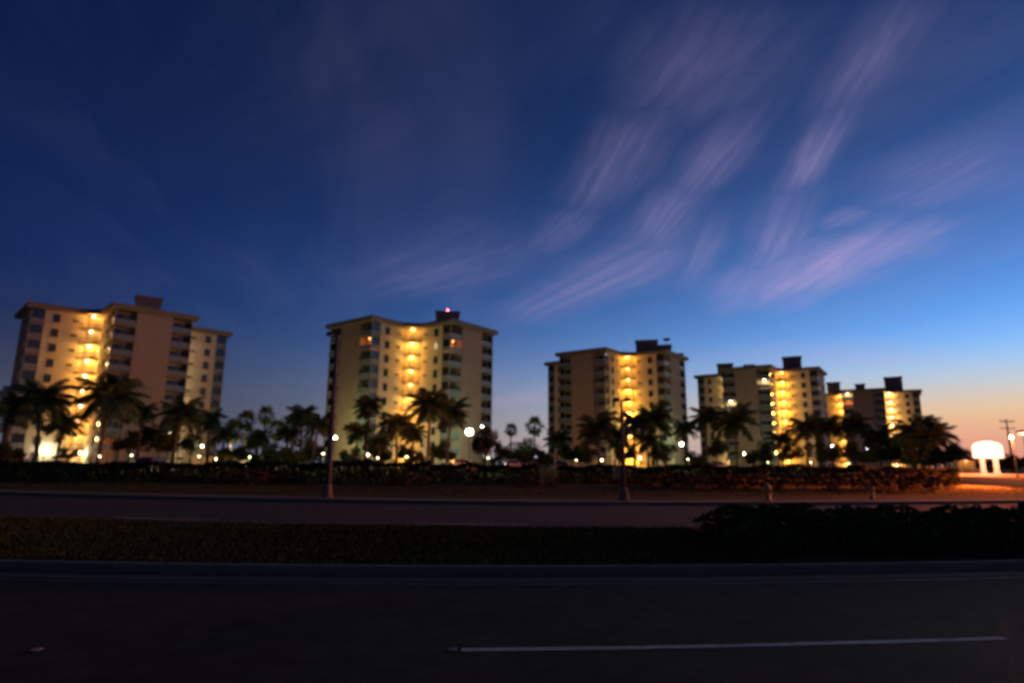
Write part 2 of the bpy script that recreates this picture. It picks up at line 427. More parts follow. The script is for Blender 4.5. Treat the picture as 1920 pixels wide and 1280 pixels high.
for s in (-1, 1):
    xa, xb = (W-BX, W) if s > 0 else (-W, -(W-BX))
    e = .004
    ME['balcony', s] = MB().box(xa+(e if s > 0 else 0), xb-(e if s < 0 else 0), -L, -L+BY-e, -.18, 0).mesh('balcony_slab', 'slab')
    r = MB(); r.box(xa+.05, xb-.05, -L+.03, -L+.08, .12, .98); r.box(xa+.02, xb, -L+.0, -L+.11, .99, 1.06)
    xo = W-.03 if s > 0 else -W+.03
    r.box(min(xo, xo-s*.05), max(xo, xo-s*.05), -L+.09, -L+BY-.03, .12, .98); xo = W if s > 0 else -W
    r.box(min(xo, xo-s*.11), max(xo, xo-s*.11), -L+.115, -L+BY-.01, .99, 1.06)
    for px_ in (xa+.03, (xa+xb)/2-.03, xb-.09): r.box(px_, px_+.06, -L+.025, -L+.085, .005, .985)
    cm = MB(); xo = s*W
    cm.box(min(xo+s*.01, xo-s*.17), max(xo+s*.01, xo-s*.17), -L-.01, -L+.17, 0, TOP-.002); xo = s*(W-BX*.5)
    cm.box(xo-.05, xo+.05, -L-.008, -L+.09, 0, TOP-.002); xo = s*W
    cm.box(min(xo+s*.008, xo-s*.09), max(xo+s*.008, xo-s*.09), -L+BY-.12, -L+BY-.006, 0, TOP-.002)
    sm_ = MB(); a_, b_ = s*(W-.07), s*(W-.05)
    sm_.box(min(a_, b_), max(a_, b_), -L+.18, -L+BY-.13, 1.07, FH-.19)
    ME['screen', s] = sm_.mesh('balcony_screen', 'glass')
    ME['column', s] = cm.mesh('balcony_column', 'railing')
    ME['railing', s] = r.mesh('balcony_railing', 'railing')
    d = MB(); x0, x1 = (xa+.45, xb-.35) if s > 0 else (xa+.35, xb-.45)
    yb = -L+BY
    d.box(x0-.08, x1+.08, yb-.07, yb-.001, .0, 2.3)
    ME['door_frame', s] = d.mesh('sliding_door_frame', 'frame')
    gl = MB(); xm = (x0+x1)/2
    gl.box(x0, xm-.03, yb-.085, yb-.072, .06, 2.2); gl.box(xm+.03, x1, yb-.10, yb-.072, .06, 2.2)
    ME['door_glass', s] = gl.mesh('sliding_door_glass', 'glass')
    ME['door_glass_orange', s] = gl.mesh('sliding_door_glass', 'window_orange')
    ME['door_glass_lit', s] = gl.mesh('sliding_door_glass', 'window_lit')
    # flank windows: on the wall x = s*W
    wy = -(L-BY)+1.75
    def wb(m, y0, y1, z0, z1, d0, d1):
        a, b = s*(W+d0), s*(W+d1); return m.box(min(a, b), max(a, b), y0, y1, z0, z1)
    fr = MB()
    wb(fr, wy-.62, wy+.62, .72, .80, 0.001, .12); wb(fr, wy-.55, wy+.55, 2.2, 2.26, .001, .08)
    wb(fr, wy-.55, wy-.48, .80, 2.2, .001, .08); wb(fr, wy+.48, wy+.55, .80, 2.2, .001, .08); wb(fr, wy-.025, wy+.025, .80, 2.2, .02, .07)
    ME['window', s] = fr.mesh('window_frame', 'frame')
    pn = MB(); wb(pn, wy-.48, wy-.03, .80, 2.2, .002, .03); wb(pn, wy+.03, wy+.48, .80, 2.2, .002, .03)
    ME['pane', s] = pn.mesh('window_pane', 'glass'); ME['pane_lit', s] = pn.mesh('window_pane', 'window_lit')
    vy = wy+3.0; sl = MB(); wb(sl, vy-.55, vy+.55, 1.62, 1.68, .001, .09); wb(sl, vy-.5, vy+.5, 1.3, 1.62, .001, .04); wb(sl, vy-.55, vy+.55, 1.24, 1.30, .001, .09)
    for q in range(3): wb(sl, vy-.5, vy+.5, 1.36+q*.09, 1.385+q*.09, .04, .07)
    ME['vent', s] = sl.mesh('louvre_vent', 'frame')
# landing in the inner corner, local frame: +x along the chamfer, -y outward, origin at chamfer centre
TH = C/math.sqrt(2)
LM = Matrix.Translation((W+C/2, -W-C/2, 0)) @ Matrix.Rotation(R(45), 4, 'Z')
lb = MB(); lb.box(-TH+.01, TH-.01, -1.0, 1.08, -.2, 0, LM)
ME['landing'] = lb.mesh('landing_slab', 'slab')
lr = MB(); lr.box(-TH+.02, TH-.02, -.99, -.93, 1.0, 1.06, LM); lr.box(-TH+.02, TH-.02, -.98, -.94, .10, .15, LM)
for i in range(13):
    x = -TH+.06+i*(2*TH-.12)/12; lr.box(x-.015, x+.015, -.975, -.945, .005, 1.0, LM)
ME['landing_railing'] = lr.mesh('landing_railing', 'dark_metal')
ldm = MB(); ldm.box(-.55, .55, .985+.05, 1.095, 0.0, 2.1, LM); ldm.box(-.62, .62, 1.07, 1.097, 0.0, 2.18, LM)
ME['landing_door'] = ldm.mesh('landing_door', 'door_paint')
ME['lamp_bracket'] = MB().lathe([(.05, .0), (.09, -.02), (.10, -.06), (.05, -.08), (.05, -.13), (.11, -.15)], 10).mesh('lamp_bracket', 'dark_metal')
gb = MB().ball((0, 0, -.30), .16, 10, 7)
ME['globe_amber'] = gb.mesh('lamp_globe', 'glow_amber', True)
ME['globe_warm'] = gb.mesh('lamp_globe', 'glow_warm', True)

AMBER, WARM, GREEN, WHITE = (1, .43, .045), (1, .64, .24), (.80, 1, .42), (.9, .95, 1)
TOWERS = []
def tower(X, Y, rot, label, lit, stairs, flankpow):
    z0 = ground_z(X, Y)-.02
    root = tag(link('apartment_tower', None, loc=(X, Y, z0), rz=rot), label, 'building', 'apartment towers in a row')
    link('wall', ME['wall'], root)
    roof = link('roof', ME['roof'], root)
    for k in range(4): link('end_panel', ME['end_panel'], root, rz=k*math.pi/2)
    stacks = [('F', 0, -1), ('F', 0, 1), ('R', 1, -1), ('R', 1, 1), ('L', -1, 1)]
    for nm, k, s in stacks:
        link('column', ME['column', s], root, rz=k*math.pi/2)
        for n in range(1, NF):
            b = link('balcony', ME['balcony', s], root, (0, 0, n*FH), k*math.pi/2)
            link('railing', ME['railing', s], b)
            link('screen', ME['screen', s], b)
            link('sliding_door', ME['door_frame', s], b)
            kind = lit.get((nm, s, n))
            link('door_glass', ME['door_glass' + ('_'+kind if kind else ''), s], b)
            if kind:
                p = (s*(W-BX/2), -L+BY*.45, 2.25)
                lp = link('ceiling_lamp', MB().lathe([(.10, .40), (.10, .22), (.17, .20), (.17, .12), (.09, .04)], 10, p).mesh('ceiling_lamp', 'glow_orange' if kind == 'orange' else 'glow_warm'), b)
                point_light(b, (p[0], p[1], p[2]-.12), (1, .30, .06) if kind == 'orange' else (1, .72, .32), 1.5 if kind == 'orange' else 3, .1)
    flanks = [('F', 0, -1), ('F', 0, 1), ('R', 1, -1), ('L', -1, 1)]
    for nm, k, s in flanks:
        for n in range(NF):
            o = link('window', ME['window', s], root, (0, 0, n*FH), k*math.pi/2)
            link('pane', ME['pane_lit' if lit.get(('w'+nm, s, n)) else 'pane', s], o)
            link('vent', ME['vent', s], root, (0, 0, n*FH), k*math.pi/2)
    c45 = LM @ Vector((0, -.30, 0))
    for k, pw, colr, gl in stairs:
        for n in range(NF):
            if n:
                ls = link('landing', ME['landing'], root, (0, 0, n*FH), k*math.pi/2)
                link('railing', ME['landing_railing'], ls)
            link('landing_door', ME['landing_door'], root, (0, 0, n*FH+.003), k*math.pi/2)
            p = Matrix.Rotation(k*math.pi/2, 3, 'Z') @ Vector((c45.x, c45.y, 0))
            zz = (n+1)*FH-(.2 if n < NF-1 else 0)
            lm = link('stair_lamp', ME['lamp_bracket'], root, (p.x, p.y, zz))
            link('globe', ME['globe_'+gl], lm)
            rnd = random.choice((.45, .8, .9, 1.0, 1.1, 1.25, 1.6)); gg = random.uniform(.9, 1.12)
            point_light(lm, (0, 0, -.66), (colr[0], colr[1]*gg, colr[2]*gg*gg), pw*rnd, .14)
    TOWERS.append((root, roof))
    return root, roof
def roof_box(roof, px0, px1, py_top, zt, depth, name='plant_room', mat='plant_room', cap=True):
    """rooftop plant: box standing on the roof, seen between px0 and px1 with its top edge at py_top"""
    root = roof.parent
    a = at((px0+px1)/2, py_top, z=root.location.z+zt)
    scale = (a-Vector((0, 0, EYE))).dot(CF)/F_PX
    wdt = (px1-px0)*scale
    M = Matrix.Rotation(-root.rotation_euler.z, 4, 'Z')
    q = M @ (a-root.location)
    m = MB(); w2 = wdt/2; z0 = TOP+.9
    ang = math.atan2(a.x, a.y)
    c, s_ = math.cos(-ang-root.rotation_euler.z), math.sin(-ang-root.rotation_euler.z)
    def P(x, y): return (q.x + x*c - y*s_, q.y + x*s_ + y*c)
    pts = [P(-w2, 0), P(w2, 0), P(w2, depth), P(-w2, depth)]
    m.prism(pts, z0, zt-.25)
    if cap:
        pts = [P(-w2-.2, -.2), P(w2+.2, -.2), P(w2+.2, depth+.2), P(-w2-.2, depth+.2)]
        m.prism(pts, zt-.25, zt)
    else: m.prism([P(-w2*.96, .05), P(w2*.96, .05), P(w2*.96, depth-.05), P(-w2*.96, depth-.05)], zt-.25, zt)
    return link(name, m.mesh(name, mat), roof), Vector((P(0, depth/2)[0], P(0, depth/2)[1], zt)), wdt
AM = (AMBER, 'amber'); WM = (WARM, 'warm')
t1, r1 = tower(-81.1, 126.4, R(45.8), 'tower at the end of the row, both stair recesses beside its tan end wall lit', {},
               [(0, 11, WARM, 'warm'), (-1, 32, (1, .45, .065), 'warm')], 0)
t2, r2 = tower(-22.2, 135.7, R(-37.6), 'tower with a red beacon on its rooftop box and two orange-lit balconies',
               {('F', 1, 8): 'orange', ('R', -1, 8): 'orange', ('wR', -1, 8): 1}, [(0, 38, (1, .45, .06), 'amber')], 0)
t3, r3 = tower(28.4, 167.0, R(-37.4), 'tower with two joined rooftop boxes and an antenna dish on its roof', {},
               [(0, 48, AMBER, 'amber'), (-1, 8, AMBER, 'amber')], 0)
t4, r4 = tower(78.35, 191.35, R(-34.4), 'tower with one brightly lit balcony room near its top and a tall rooftop box',
               {('F', 1, 8): 'lit', ('F', -1, 6): 'lit'}, [(0, 54, AMBER, 'amber'), (-1, 14, WARM, 'warm')], 0)
t5, r5 = tower(137.7, 237.0, R(-32.2), 'farthest tower, its pale lit stair next to the palms by the roadside sign',
               {('F', -1, 9): 'lit', ('F', -1, 8): 'orange'}, [(0, 44, (1, .52, .14), 'warm'), (-1, 46, AMBER, 'amber')], 0)
roof_box(r1, 259, 301, 556, 33.0, 4.5)
pb, ptop, _ = roof_box(r2, 818, 861, 583, 33.2, 4.6)
bc = link('beacon', MB().lathe([(.12, 0), (.12, .35), (.22, .38), (.22, .42)], 10, ptop).mesh('beacon_mount', 'dark_metal'), r2)
link('beacon_lens', MB().lathe([(.2, .42), (.24, .6), (.2, .85), (.08, .98)], 10, ptop).mesh('beacon_lens', 'glow_pink', True), bc)
point_light(bc, ptop+Vector((0, 0, 1.25)), (1, .25, .2), 6, .1)
roof_box(r3, 1192, 1232, 637, 34.2, 5); roof_box(r3, 1233, 1258, 646, 33.3, 4)
pd, dtop, _ = roof_box(r3, 1262, 1280, 662, 31.8, 3)
dish = MB().lathe([(.05, 0), (.07, 1.1)], 8, (0, 0, 0)); dish.lathe([(.08, 1.0), (.55, 1.1), (.95, 1.35), (1.0, 1.4), (.9, 1.36), (.5, 1.16), (.08, 1.08)], 12)
do = link('antenna_dish', dish.mesh('antenna_dish', 'galvanised'), r3)
q3 = Matrix.Rotation(-t3.rotation_euler.z, 4, 'Z') @ (at(1250, 640, z=33.6)-t3.location); do.location = (q3.x, q3.y, 32.3); do.rotation_euler = (R(35), 0, .4)
roof_box(r4, 1345, 1373, 681, 32.4, 4); roof_box(r4, 1468, 1500, 668, 34.6, 5); roof_box(r4, 1395, 1414, 683, 31.2, 3)
roof_box(r5, 1551, 1573, 716, 33.4, 4); roof_box(r5, 1659, 1688, 706, 35.6, 5); roof_box(r5, 1604, 1620, 719, 31.9, 3)

# ---------------------------------------------------------------- lamps in the car park
def lamp_post(p, color, glow, inten, label, rad=.30, side=(0, 1)):
    """post with a lantern at world point p"""
    zg = ground_z(p.x, p.y); h = p.z-zg; rad *= .6
    root = tag(link('lamp_post', None, loc=(p.x, p.y, zg)), label, 'lamp')
    link('post', MB().lathe([(.14, 0), (.14, .12), (.07, .16), (.055, max(.3, h-.35))], 8).mesh('lamp_post_post', 'dark_metal'), root)
    link('cap', MB().lathe([(.06, h+rad*.9), (rad*.9, h+rad*.75), (rad*.5, h+rad*1.25), (.03, h+rad*1.4)], 10).mesh('lamp_cap', 'dark_metal'), root)
    link('globe', MB().ball((0, 0, h), rad, 12, 8).mesh('lamp_globe', glow, True), root)
    point_light(root, (side[0]*(rad+.3), side[1]*(rad+.3), h-.1), color, inten, .2)
    return root
lamp_post(at(880, 809, Y=112), GREEN, 'glow_green', 90, 'tall lamp with a large dazzling greenish globe beside the beacon tower', 1.0)
lamp_post(at(904, 799, Y=100), WHITE, 'glow_white', 8, 'small white lamp just above the dazzling greenish lamp', .25)
lamp_post(at(629, 820, Y=113), GREEN, 'glow_green', 110, 'greenish lamp close to the outer wall of the beacon tower', .40)
lamp_post(at(1278, 832, Y=146), GREEN, 'glow_green', 110, 'greenish lamp at the foot of the tower with the antenna dish', .6)
lamp_post(at(318, 812, Y=98), (1, .45, .15), 'glow_warm', 40, 'orange-toned lamp among the palms under the end tower', .28)
lamp_post(at(379, 836, Y=96), WARM, 'glow_warm', 30, 'small warm lamp behind the hedge beside the lit garden wall', .26)
lamp_post(at(432, 843, Y=99), (1, .8, .45), 'glow_warm', 45, 'low warm lamp in front of the lit garden wall', .32)
lamp_post(at(530, 843, Y=95), WARM, 'glow_warm', 6, 'low warm lamp between the garden wall and the beacon tower', .22)
lamp_post(at(1561, 836, Y=150), WHITE, 'glow_white', 60, 'white lamp between the lit-room tower and the farthest tower', .42)
lamp_post(at(1625, 840, Y=150), (.75, .9, 1), 'glow_white', 60, 'bluish white lamp in front of the farthest tower', .42)
lamp_post(at(1681, 818, Y=175), (1, .8, .55), 'glow_warm', 60, 'warm white lamp before the pale stair of the farthest tower', .45)
lamp_post(at(1006, 856, Y=110), WHITE, 'glow_white', 10, 'low white lamp by the round-headed palms between two towers', .26)
lamp_post(at(85, 842, Y=112), (.95, 1, .72), 'glow_warm', 22, 'pale lamp lighting the ground floor of the end tower', .25)
lamp_post(at(150, 848, Y=114), (.95, 1, .72), 'glow_warm', 22, 'second pale lamp along the ground floor of the end tower', .25)
lamp_post(at(690, 852, Y=112), (1, .9, .55), 'glow_warm', 60, 'warm lamp on the drive before the beacon tower', .25)
lamp_post(at(1200, 858, Y=140), WARM, 'glow_warm', 90, 'warm lamp at the entrance of the tower with the antenna dish', .3)
lamp_post(at(1128, 862, Y=128), WARM, 'glow_warm', 14, 'warm lamp beside the long drive of the tower with the antenna dish', .26)
lamp_post(at(1395, 850, Y=160), (.8, 1, .5), 'glow_green', 70, 'greenish lamp by the round bush before the lit-room tower', .3)
for px_, py_, Y_, colr, gl, pw_, lab in (
        (187, 855, 58, WARM, 'glow_warm', 3, 'low garden lamp by the trunk of the widest feather palm'), (247, 853, 62, GREEN, 'glow_green', 4, 'low greenish garden lamp by the dark rounded tree'),
        (373, 855, 66, WARM, 'glow_warm', 5, 'low garden lamp before the far wing of the end tower'), (405, 860, 62, (1, .85, .4), 'glow_warm', 6, 'low garden lamp beside the bushy tree at the garden wall'),
        (468, 856, 72, (.95, 1, .4), 'glow_green', 9, 'low garden lamp under the slim round-headed palms'), (606, 850, 66, GREEN, 'glow_green', 8, 'low greenish garden lamp beside the tall lamp pole'),
        (708, 858, 70, (1, .85, .4), 'glow_warm', 6, 'low garden lamp under the orange-lit balconies'), (762, 856, 68, (1, .8, .4), 'glow_warm', 6, 'low garden lamp at the foot of the beacon tower stair'),
        (915, 858, 66, GREEN, 'glow_green', 6, 'low greenish garden lamp behind the slim grey-green tree'), (1080, 862, 74, WARM, 'glow_warm', 6, 'low garden lamp before the outer wing of the dish tower'),
        (1290, 860, 84, GREEN, 'glow_green', 9, 'low greenish garden lamp between the dish tower and the lit-room tower'), (1440, 866, 92, (.8, 1, .45), 'glow_green', 8, 'low greenish garden lamp beside the round clipped tree'),
        (1520, 866, 92, (1, .8, .4), 'glow_warm', 8, 'low garden lamp under the palms of the lit-room tower'), (1592, 868, 92, WHITE, 'glow_white', 8, 'low white garden lamp before the tan wall of the farthest tower')):
    lamp_post(at(px_, py_, Y=Y_), colr, 'glow_garden', pw_*1.5, lab, .15, (.7, -.7))
def flood(X, Y, tx, ty, tz, color, inten, size, label):  # added fill: invented fixtures that brighten the tower walls
    zg = ground_z(X, Y); root = tag(link('fill_flood', None, loc=(X, Y, zg)), label, 'lamp', 'added flood lamps facing the towers')
    aim = Vector((tx-X, ty-Y, tz-zg-.5)); az = math.atan2(-aim.x, aim.y)
    M = Matrix.Translation((0, 0, .5)) @ aim.to_track_quat('Y', 'Z').to_matrix().to_4x4()
    link('housing', MB().box(-.22, .22, -.22, .06, -.16, .16, M).mesh('flood_housing', 'dark_metal'), root)
    link('stand', MB().box(-.03, .03, -.03, .03, 0, .36).box(-.15, .15, -.15, .15, -.04, .03).mesh('flood_stand', 'dark_metal'), root)
    link('lens', MB().box(-.18, .18, .065, .08, -.12, .12, M).mesh('flood_lens', 'glow_warm'), root)
    point_light(root, (M @ Vector((0, .2, 0))), color, inten, .2, size, aim)
SOD = (1, .58, .22)
flood(-62, 92, -81, 126, 18, (1, .64, .36), 130, R(95), 'added fill flood lamp aimed at the end tower')
flood(-84, 95, -96, 118, 16, (1, .64, .34), 110, R(90), 'added fill flood lamp aimed at the outer wing of the end tower')
flood(-46, 112, -24, 136, 16, (1, .60, .26), 75, R(90), 'added fill flood lamp aimed at the outer wing of the beacon tower')
flood(-14, 96, -16, 136, 14, (1, .72, .44), 110, R(80), 'added fill flood lamp aimed at the inner corner of the beacon tower')
flood(8, 131, 24, 167, 15, (1, .56, .26), 200, R(95), 'added fill flood lamp aimed at the tower with the antenna dish')
flood(52, 150, 76, 191, 15, (1, .58, .32), 170, R(95), 'added fill flood lamp aimed at the tower with the lit room')
flood(103, 190, 136, 236, 15, (1, .60, .38), 330, R(95), 'added fill flood lamp aimed at the farthest tower')
# low lit garden wall between the first two towers
gw = tag(link('garden_wall', None, loc=(*at(418, 850, Y=103).xy, ground_z(-50, 103))), 'low cream garden wall glowing under warm lamps', 'wall')
link('wall', MB().box(-5, 5, 0, .3, -.3, 1.75).mesh('garden_wall_body', 'cream_stucco'), gw)
link('coping', MB().box(-5.08, 5.08, -.06, .36, 1.752, 1.85).mesh('garden_wall_coping', 'slab'), gw)
for x in (-4.95, -1.7, 1.7, 4.95): link('pier', MB().box(x-.22, x+.22, -.08, -.002, -.3, 1.74).mesh('garden_wall_pier', 'cream_stucco'), gw)

# ---------------------------------------------------------------- street lamps on the far verge (unlit)
def street_lamp(px_base, Y, ztop, heads, label, box=None, rad=.11):
    b = at(px_base, 936, Y=Y); root = tag(link('street_lamp', None, loc=(b.x, Y, .10)), label, 'street lamp', 'unlit lamps on the verge')
    link('base', MB().lathe([(.26, 0), (.26, .08), (.20, .12), (.17, .5), (.15, .55)], 12).mesh('street_lamp_base', 'concrete'), root)
    link('pole', MB().lathe([(rad, .5), (rad*.95, 2.2), (rad*.6, ztop)], 12).mesh('street_lamp_pole', 'dark_pole', True), root)
    for ang, ln in heads:
        d = Vector((math.cos(ang), math.sin(ang), 0))
        link('arm', MB().tube([d*0+Vector((0, 0, ztop-.12)), d*ln*.5+Vector((0, 0, ztop+.0)), d*ln+Vector((0, 0, ztop+.02))], .03, 6).mesh('street_lamp_arm', 'galvanised'), root)
        M = Matrix.Translation(d*ln+Vector((0, 0, ztop+.02))) @ Matrix.Rotation(ang, 4, 'Z')
        hd = MB().prism([(-.05, -.10), (.26, -.12), (.30, 0), (.26, .12), (-.05, .10)], -.06, .10, [(0, -.07), (.21, -.08), (.24, 0), (.21, .08), (0, .07)])
        ho = link('lamp_head', hd.mesh('street_lamp_head', 'dark_metal'), root); ho.matrix_local = M
        link('lens', MB().prism([(.02, -.08), (.22, -.09), (.22, .09), (.02, .08)], -.09, -.061).mesh('street_lamp_lens', 'headlight_off'), ho)
    if box:
        link('control_box', MB().box(-.42, -.14, -.12, .1, .95, 1.45).mesh('control_box', 'post_warm_lit'), root)
    return root
street_lamp(613, 27.0, 7.15, [(R(178), .25)], 'tall plain unlit lamp pole with a single small head', rad=.13)
street_lamp(1170, 26.8, 4.25, [(R(172), .12), (R(-8), .12)], 'shorter unlit lamp pole with two heads and a small box', box=True, rad=.085)

# ---------------------------------------------------------------- hydrant and short post
h = at(1440, 940, Y=27.3); hr = tag(link('fire_hydrant', None, loc=(h.x, 27.3, .10)), 'fire hydrant with painted orange light, at the back of the sidewalk', 'hydrant')
link('barrel', MB().lathe([(.19, 0), (.19, .04), (.13, .05), (.13, .48), (.17, .49), (.17, .53), (.14, .54)], 16).mesh('hydrant_barrel', 'hydrant_orange_lit', True), hr)
link('bonnet', MB().lathe([(.15, .545), (.14, .62), (.10, .69), (.05, .72), (.04, .72), (.04, .78)], 16).mesh('hydrant_bonnet', 'hydrant_orange_lit', True), hr)
for a in (0, 90, 180):
    M = Matrix.Rotation(R(a), 4, 'Z'); rr = .07 if a == 90 else .055
    m = MB().tube([M @ Vector((0, -.10, .37)) if a == 90 else M @ Vector((.10, 0, .40)), M @ Vector((0, -.22, .37)) if a == 90 else M @ Vector((.21, 0, .40))], rr, 10)
    link('outlet_cap', m.mesh('hydrant_cap', 'hydrant_orange_lit'), hr)
h = at(1646, 936, Y=28.6); pr = tag(link('short_post', None, loc=(h.x, 28.6+bow(h.x)*.2, .10)), 'short pale post with a rounded cap beside the sidewalk', 'post')
link('shaft', MB().lathe([(.13, 0), (.13, .05), (.085, .07), (.085, .40)], 12).mesh('post_shaft', 'post_warm_lit', True), pr)
link('cap', MB().lathe([(.06, .40), (.06, .44), (.10, .46), (.10, .52), (.05, .58), (.01, .59)], 12).mesh('post_cap', 'post_warm_lit', True), pr)

# ---------------------------------------------------------------- roadside sign, wall and gatehouse to the right
sp = at(1857, 886, Y=76); zs = ground_z(sp.x, 76)
sr = tag(link('roadside_sign', None, loc=(sp.x, 76, sp.z), rz=R(-30)), 'glowing white arch-topped sign board on two pale pillars', 'sign')
arch = [(-1.95, 0), (1.95, 0), (1.95, 1.45)] + [(1.95*math.cos(a), 1.45+.75*math.sin(a)) for a in frange(.25, math.pi-.25, 11)] + [(-1.95, 1.45)]
def slab_y(pts, y0, y1, z, mat, nm, k=1.0):
    m = MB(); n = len(pts)
    m.add([(x*k, y0, z+y*k) for x, y in pts] + [(x*k, y1, z+y*k) for x, y in pts], [tuple(range(n)), tuple(range(2*n-1, n-1, -1))] + [(i, (i+1) % n, n+(i+1) % n, n+i) for i in range(n)])
    return m.mesh(nm, mat)
sr.scale = (.80, 1, .95)
link('cabinet', slab_y(arch, -.18, .22, 1.85, 'white_paint', 'sign_cabinet'), sr)
link('face', slab_y(arch, -.23, -.182, 1.92, 'sign_face', 'sign_face', .94), sr)
for x in (-.82, .82): link('pillar', MB().box(x-.32, x+.32, -.2, .24, -.3, 1.845).box(x-.4, x+.4, -.26, .3, -.3, .25).mesh('sign_pillar', 'white_paint'), sr)
a0, a1 = at(1782, 887, Y=76), at(1990, 889, Y=76)
lw = tag(link('low_wall', None, loc=(a0.x, 74.6, a0.z-.05)), 'long low white wall along the ground under the arch-topped sign', 'wall')
n_b = 16; ln = (a1.x-a0.x)/n_b
bm_ = MB().box(0, ln-.02, 0, .3, -.5, .08).mesh('wall_block', 'white_paint')
for i in range(n_b): link('block', bm_, lw, (i*ln, 0, 0))
point_light(sr, (0, -2.4, 1.9), (1, .60, .44), 26, .4)  # added light before the sign, brightens pillars and low wall
gp = at(1812, 872, Y=104); gz = ground_z(gp.x, 104)
gh = tag(link('gatehouse', None, loc=(gp.x, 104, gz), rz=R(-32)), 'low small building with an orange-lit wall behind the sign', 'building')
link('wall', MB().box(-2.6, 2.6, 0, 3, -.1, 2.2).mesh('gatehouse_wall', 'cream_stucco'), gh)
link('roof', MB().prism([(-3.2, -.7), (3.2, -.7), (3.2, 3.6), (-3.2, 3.6)], 2.202, 2.9, [(-2, 1), (2, 1), (2, 2), (-2, 2)]).mesh('gatehouse_roof', 'fascia'), gh)
link('door', MB().box(-.5, .5, -.05, -.002, 0, 2.0).mesh('gatehouse_door', 'door_paint'), gh)
for x in (-1.7, 1.7): link('window', MB().box(x-.5, x+.5, -.05, -.002, .9, 1.9).mesh('gatehouse_window', 'glass'), gh)
lmp = link('wall_lamp', MB().ball((.0, -.25, 2.05), .12).mesh('gatehouse_lamp', 'glow_orange', True), gh)
point_light(lmp, (0, -.9, 1.7), (1, .36, .10), 5, .1)
# utility pole and signal lights down the road
up_ = at(1896, 850, Y=120); uz = ground_z(up_.x, 120); utop = at(1896, 785, Y=120).z-uz
ur = tag(link('utility_pole', None, loc=(up_.x, 120, uz), rz=R(10)), 'thin utility pole with two crossarms down the road', 'pole')
link('pole', MB().lathe([(.2, 0), (.12, utop)], 8).mesh('utility_pole_shaft', 'bark'), ur)
for dz_ in (.6, 1.9): link('crossarm', MB().box(-1.7, 1.7, -.17, -.05, utop-dz_, utop-dz_+.16).mesh('crossarm', 'bark'), ur)
for x in (-1.5, -.8, .8, 1.5): link('insulator', MB().lathe([(.05, utop-.44), (.09, utop-.36), (.05, utop-.22)], 8, (x, -.11, 0)).mesh('insulator', 'galvanised'), ur)
for (px_, py_, Y_, colr, gl, inten, rad, lab) in (
        (1897, 819, 68, (1, .20, .045), 'glow_pink', 800, .30, 'pinkish globe lamp beneath the utility pole crossarms'),
        (1918, 812, 98, (1, .55, .35), 'glow_pink', 10, .34, 'pinkish globe lamp beyond the arch-topped sign')):
    lamp_post(at(px_, py_, Y=Y_), colr, gl, inten, lab, rad, (-.8, -.6))

vl = at(1914, 813, Y=50); vz = ground_z(vl.x, 50); vh = vl.z-vz
vr = tag(link('lamp_post', None, loc=(vl.x+.9, 50, vz)), 'orange road lamp on a bent arm on the grass verge', 'lamp')
link('post', MB().tube([(0, 0, 0), (0, 0, vh), (-.25, 0, vh+.25), (-.9, 0, vh+.28)], [.09, .06, .05, .04], 8).mesh('road_lamp_post', 'dark_metal', True), vr)
link('hood', MB().prism([(-1.25, -.16), (-.65, -.16), (-.65, .16), (-1.25, .16)], vh+.1, vh+.27, [(-1.1, -.08), (-.7, -.08), (-.7, .08), (-1.1, .08)]).mesh('road_lamp_hood', 'dark_metal'), vr)
link('globe', MB().ball((-.95, 0, vh+.02), .14, 10, 6, .7).mesh('road_lamp_globe', 'glow_orange', True), vr)
point_light(vr, (-1.1, -.25, vh-.15), (1, .16, .022), 6500, .15, R(116), (-1, .02, -.30))

